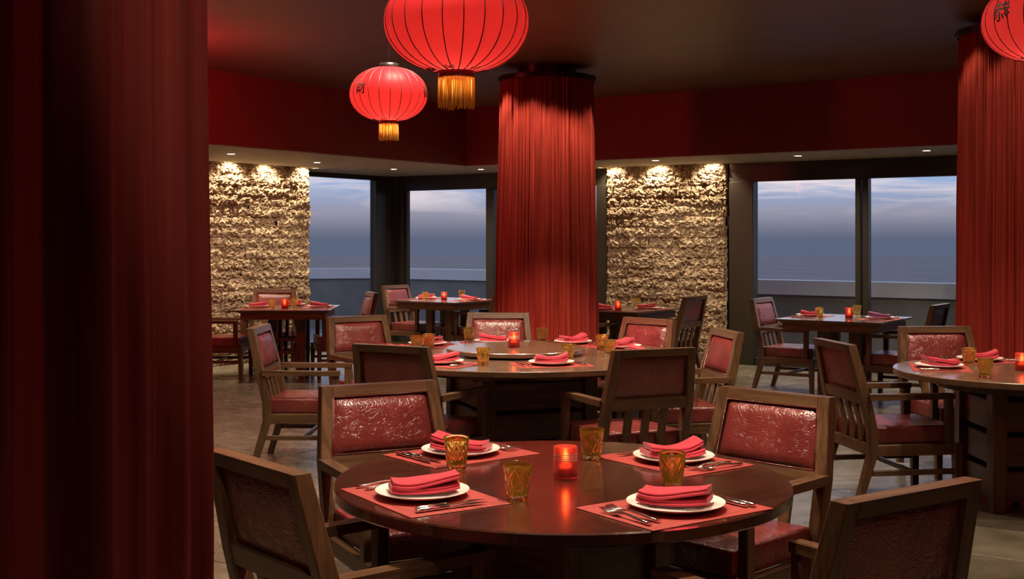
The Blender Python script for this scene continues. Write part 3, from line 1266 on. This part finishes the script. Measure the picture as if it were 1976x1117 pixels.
def setting(c, ang, r, place, nap=0.0, nv=0, glass=(.21, .187), cutlery=True, purple=False, tname='', glass_at=None):
    """one place laid at polar angle ang round table centre c; place = phrase naming the seat"""
    z = .75
    ox, oy = math.cos(ang), math.sin(ang)
    fx, fy = -ox, -oy
    rx, ry = fy, -fx
    px, py = c[0] + ox * r, c[1] + oy * r
    rz = math.atan2(fy, fx) - PI / 2

    def at(f, rr, zz=0.0):
        return (px + fx * f + rx * rr, py + fy * f + ry * rr, z + zz)
    put('placemat', MAT_ME, at(0, 0), rz, 'red woven placemat ' + place, 'placemat', 'placemats ' + tname)
    put('plate', PLATE_ME, at(-.005, 0, .0026), 0, 'white china plate ' + place, 'plate', 'plates ' + tname)
    me = PURPLE_ME if purple else NAP_ME[nv % 3]
    put('napkin', me, at(0, 0, .014), nap, ('purple' if purple else 'crimson') + ' napkin ' + place, 'napkin', 'napkins ' + tname)
    if cutlery:
        put('fork', FORK_ME, at(-.01, -.158, .0026), rz + .03, 'inner fork ' + place, 'fork', 'forks ' + tname)
        put('fork', FORK_ME, at(-.02, -.193, .0026), rz - .02, 'outer fork ' + place, 'fork', 'forks ' + tname)
        put('knife', KNIFE_ME, at(-.01, .158, .0026), rz + .04, 'inner knife ' + place, 'knife', 'knives ' + tname)
        put('knife', KNIFE_ME, at(-.02, .184, .0026), rz - .02, 'outer knife ' + place, 'knife', 'knives ' + tname)
    if glass or glass_at:
        p = (glass_at[0], glass_at[1], z) if glass_at else at(glass[0], glass[1])
        put('tumbler', CUP_ME, p, ang * 3, 'amber cut-glass tumbler ' + place, 'glass', 'tumblers ' + tname)


TN = 'on the front round table'
setting(T_FRONT, R(213), .485, 'at the lower left seat of the front table', R(12), 0, tname=TN, glass_at=(.016, 3.40))
setting(T_FRONT, R(128.5), .525, 'at the upper left seat of the front table', R(-14), 1, tname=TN, glass_at=(-.179, 3.858))
setting(T_FRONT, R(37), .48, 'at the upper right seat of the front table', R(14), 2, tname=TN, glass_at=(.268, 4.02))
setting(T_FRONT, R(-55), .512, 'at the lower right seat of the front table', R(-20), 0, tname=TN, glass_at=(.478, 3.575))
TN = 'on the large round table'
mid_set = [(137, .87, 'at the far left of the large table', None), (103, .82, 'left of the candle at the far side of the large table', (-.31, 8.62)),
           (63, .84, 'right of the candle at the far side of the large table', (.215, 8.58)), (30, .80, 'at the right of the large table, before the far chair', (.60, 8.0)),
           (-16, .82, 'at the right end of the large table', (.62, 7.6)), (-75, .70, 'at the near middle of the large table', (.34, 7.27)),
           (-127, .78, 'at the near left of the large table', (-.17, 7.02)), (176, .82, 'at the left end of the large table', (-.63, 7.92))]
for k, (a, r, ph, g) in enumerate(mid_set):
    setting(T_MID, R(a), r, ph, R(-20 + 23 * (k % 4)), k, tname=TN, glass_at=g)
TN = 'on the right round table'
setting(T_SIDE, R(165), .44, 'at the left seat of the right-edge round table', R(8), 1, tname=TN, glass_at=(2.53, 6.40))
setting(T_SIDE, R(95), .50, 'at the far seat of the right-edge round table', R(-10), 2, tname=TN, glass_at=(2.68, 7.02))
setting(T_SIDE, R(-60), .50, 'at the near seat of the right-edge round table', R(-10), 0, tname=TN)
c = SQ['stone']
setting(c, R(182), .33, 'at the left of the table by the left stone wall', R(4), 0, tname='on square tables', glass_at=(-2.56, 12.75))
setting(c, R(2), .33, 'at the right of the table by the left stone wall', R(0), 1, tname='on square tables', glass_at=(-2.36, 12.95))
setting(c, R(92), .33, 'at the wall side of the table by the left stone wall', R(0), 2, tname='on square tables', glass=None)
c = SQ['corner']
setting(c, PI + ANG, .33, 'at the left of the table in the window corner', R(-20), 0, tname='on square tables', glass_at=(-1.05, 14.5))
setting(c, ANG, .33, 'at the right of the table in the window corner', R(-20), 1, tname='on square tables', glass_at=(-.63, 15.0))
c = SQ['drape']
setting(c, ANG, .33, 'at the right of the table before the stone pier', R(-20), 0, tname='on square tables', glass_at=(1.34, 12.95))
setting(c, PI + R(90) + ANG, .33, 'at the near side of the table before the stone pier', R(-20), 1, tname='on square tables', glass=None)
c = SQ['window']
setting(c, PI + ANG, .33, 'at the left of the table by the right window', R(-15), 2, tname='on square tables', glass_at=(2.87, 11.18))
setting(c, ANG, .33, 'at the right of the table by the right window', R(-12), 1, tname='on square tables', purple=True, glass_at=(3.33, 11.55))


# ------------------------------------------------------------------ candles in red glass
def make_candle():
    o = thing('candle_holder')
    H, r = .098, .037
    g = MB().lathe([(.0006, 0), (r - .003, 0), (r, .003), (r, H), (r - .0012, H + .0012), (r - .003, H), (r - .003, .008), (.0006, .008)], 48).build('glass_cup', REDGLASS, o)
    for z in (.058, .064, .070, .076):
        MB().lathe([(r + .0001, z - .0014), (r + .0006, z), (r + .0001, z + .0014)], 48).build('silver_band', SILVER, g)
    MB().lathe([(.0006, .0085), (.021, .0085), (.021, .030), (.0006, .030)], 24, False).build('wax', WAX, o)
    MB().lathe([(.0005, .044), (.006, .048), (.0085, .056), (.006, .066), (.0005, .076)], 12).build('flame', FLAME, o)
    return freeze(o)


can0 = make_candle()
for k, (x, y, z, lab) in enumerate([(.166, 3.715, .75, 'in the middle of the front table'), (.012, 7.74, .792, 'on the turntable of the large table'),
                                    (2.88, 6.76, .75, 'on the right-edge round table'), (-2.44, 12.85, .75, 'on the table by the left stone wall'),
                                    (-.83, 14.62, .75, 'on the table in the window corner'), (1.10, 12.42, .75, 'on the dim table right of the middle drape'),
                                    (3.16, 11.22, .75, 'on the table by the right window')]):
    o = can0 if k == 0 else copy_tree(can0)
    o.location = (x, y, z)
    tag(o, 'red glass candle holder ' + lab, 'candle holder', 'red candle holders')
    point((x, y, z + .088), .2, .006, (1, .35, .08))


# ------------------------------------------------------------------ paper lanterns
def glyph_mesh(ch):
    cu = bpy.data.curves.new('glyph', 'FONT')
    cu.body = ch
    cu.align_x = 'CENTER'
    cu.align_y = 'CENTER'
    cu.size = 1
    cu.offset = .012
    cu.resolution_u = 2
    ob = bpy.data.objects.new('glyph_tmp', cu)
    COL.objects.link(ob)
    dg = bpy.context.evaluated_depsgraph_get()
    me = bpy.data.meshes.new_from_object(ob.evaluated_get(dg))
    bpy.data.objects.remove(ob)
    bm = bmesh.new()
    bm.from_mesh(me)
    bmesh.ops.triangulate(bm, faces=bm.faces)
    for _ in range(4):
        bmesh.ops.subdivide_edges(bm, edges=[e for e in bm.edges if e.calc_length() > .05], cuts=1)
        bmesh.ops.triangulate(bm, faces=bm.faces)
    bm.to_mesh(me)
    bm.free()
    return me


def lantern(px, ycen, d, rad, label, glyphs, seed, power, ribs=22, bulb_h=-.62):
    x = (px - 988) / F_PX * d
    zc = EYE + (HZ - ycen) / F_PX * d
    o = thing('paper_lantern', (x, d, zc))
    h = rad * .70

    def prof(t):                                # t in [-1,1] -> radius, height
        a = t * PI / 2
        r = rad * max(0, math.cos(a)) ** .86
        return r, h * math.sin(a)
    tlim = .88
    rnd = random.Random(seed)

    def surf(th, t, out=0.0):
        r, z = prof(t)
        seg = (th / (2 * PI) * ribs) % 1.0
        r *= 1 + .010 * math.sin(PI * seg) - .004
        r += out
        return (r * math.cos(th), r * math.sin(th), z)
    n = ribs * 8
    rows = []
    for i in range(29):
        t = -tlim + 2 * tlim * i / 28
        rows.append([surf(2 * PI * j / n, t) for j in range(n)])
    MB().loft(rows, False, True).build('shade', SILK, o)
    for k in range(ribs):
        th = 2 * PI * k / ribs
        MB().tube([surf(th, -tlim + 2 * tlim * i / 20, .0008) for i in range(21)], rad * .0085, 5).build('rib', RIBMAT, o)
    rb, zb = prof(-tlim)
    rb *= 1.06
    cl_ = rad * .085
    MB().lathe([(rb * .9, zb + .006), (rb, zb + .004), (rb, zb - cl_), (rb * .94, zb - cl_), (rb * .94, zb + .004)], 40).build('collar', COLLAR, o)
    rt, zt = prof(tlim)
    MB().lathe([(rt * 1.04, zt - .006), (rt * 1.10, zt), (rt * 1.10, zt + rad * .10), (rt * 1.0, zt + rad * .11), (rt * .5, zt + rad * .11)], 40).build('cap', BLACK, o)
    MB().tube([(0, 0, zt + rad * .1), (0, 0, CEIL - zc)], .004, 6).build('hanging_cord', BLACK, o)
    # fringe
    mb = MB()
    L = rad * .42
    m_ = 130
    for k in range(m_):
        th = 2 * PI * k / m_ + rnd.uniform(-.02, .02)
        rr = rb * rnd.uniform(.95, 1.0)
        l = L * rnd.uniform(.93, 1.06)
        p0 = Vector((rr * math.cos(th), rr * math.sin(th), zb - cl_ + .004))
        th2 = th + rnd.uniform(-.03, .03)
        r2 = rr * rnd.uniform(.98, 1.03)
        mb.tube([p0, (r2 * math.cos((th + th2) / 2), r2 * math.sin((th + th2) / 2), p0.z - l * .5), (r2 * math.cos(th2), r2 * math.sin(th2), p0.z - l)], rb * .021, 4)
    fr = mb.build('fringe', GOLD, o)
    fr['kind'] = 'stuff'
    # little painted knots by the lower collar
    for k in range(6):
        th0 = 2 * PI * (k + .3) / 6
        pts_ = []
        for i in range(33):
            q = 2 * PI * i / 32
            pts_.append(surf(th0 + .16 * math.sin(q), -.80 + .035 * math.sin(2 * q), .001))
        MB().tube(pts_, rad * .007, 4).build('painted_knot', RIBMAT, o)
    # written characters
    for ch, deg, tc_, size in glyphs:
        me = glyph_mesh(ch)
        th0 = R(-90 + deg)
        for q in me.vertices:
            gx, gz = q.co.x * size, q.co.y * size
            t = max(-.8, min(.8, tc_ + gz / (h * PI / 2)))
            q.co = surf(th0 + gx / rad, t, .004)
        link('painted_character', me, o, GLYPH)
    tag(o, label, 'lantern', 'red hanging lanterns')
    point((x, d, zc + h * .05), power * .13, .04, (1, .62, .42))
    point((x, d, zc - h * .74), power * .34, .015, (1, .74, .5))
    point((x, d, zb + zc - cl_), power * .05, .015, (1, .72, .45))
    return o


lantern(881, 43, 4.6, .277, 'largest red silk lantern, hanging above the front table', [], 1, 2.9)
lantern(750, 182, 7.6, .246, 'smaller red lantern left of the pillar, with dark characters and gold fringe', [('財', -38, .05, .085), ('福', 74, .02, .085)], 2, 3.6)
lantern(2012, 40, 5.5, .264, 'red lantern cut off by the top right corner', [('恭', -64, .05, .10)], 3, 3.2)
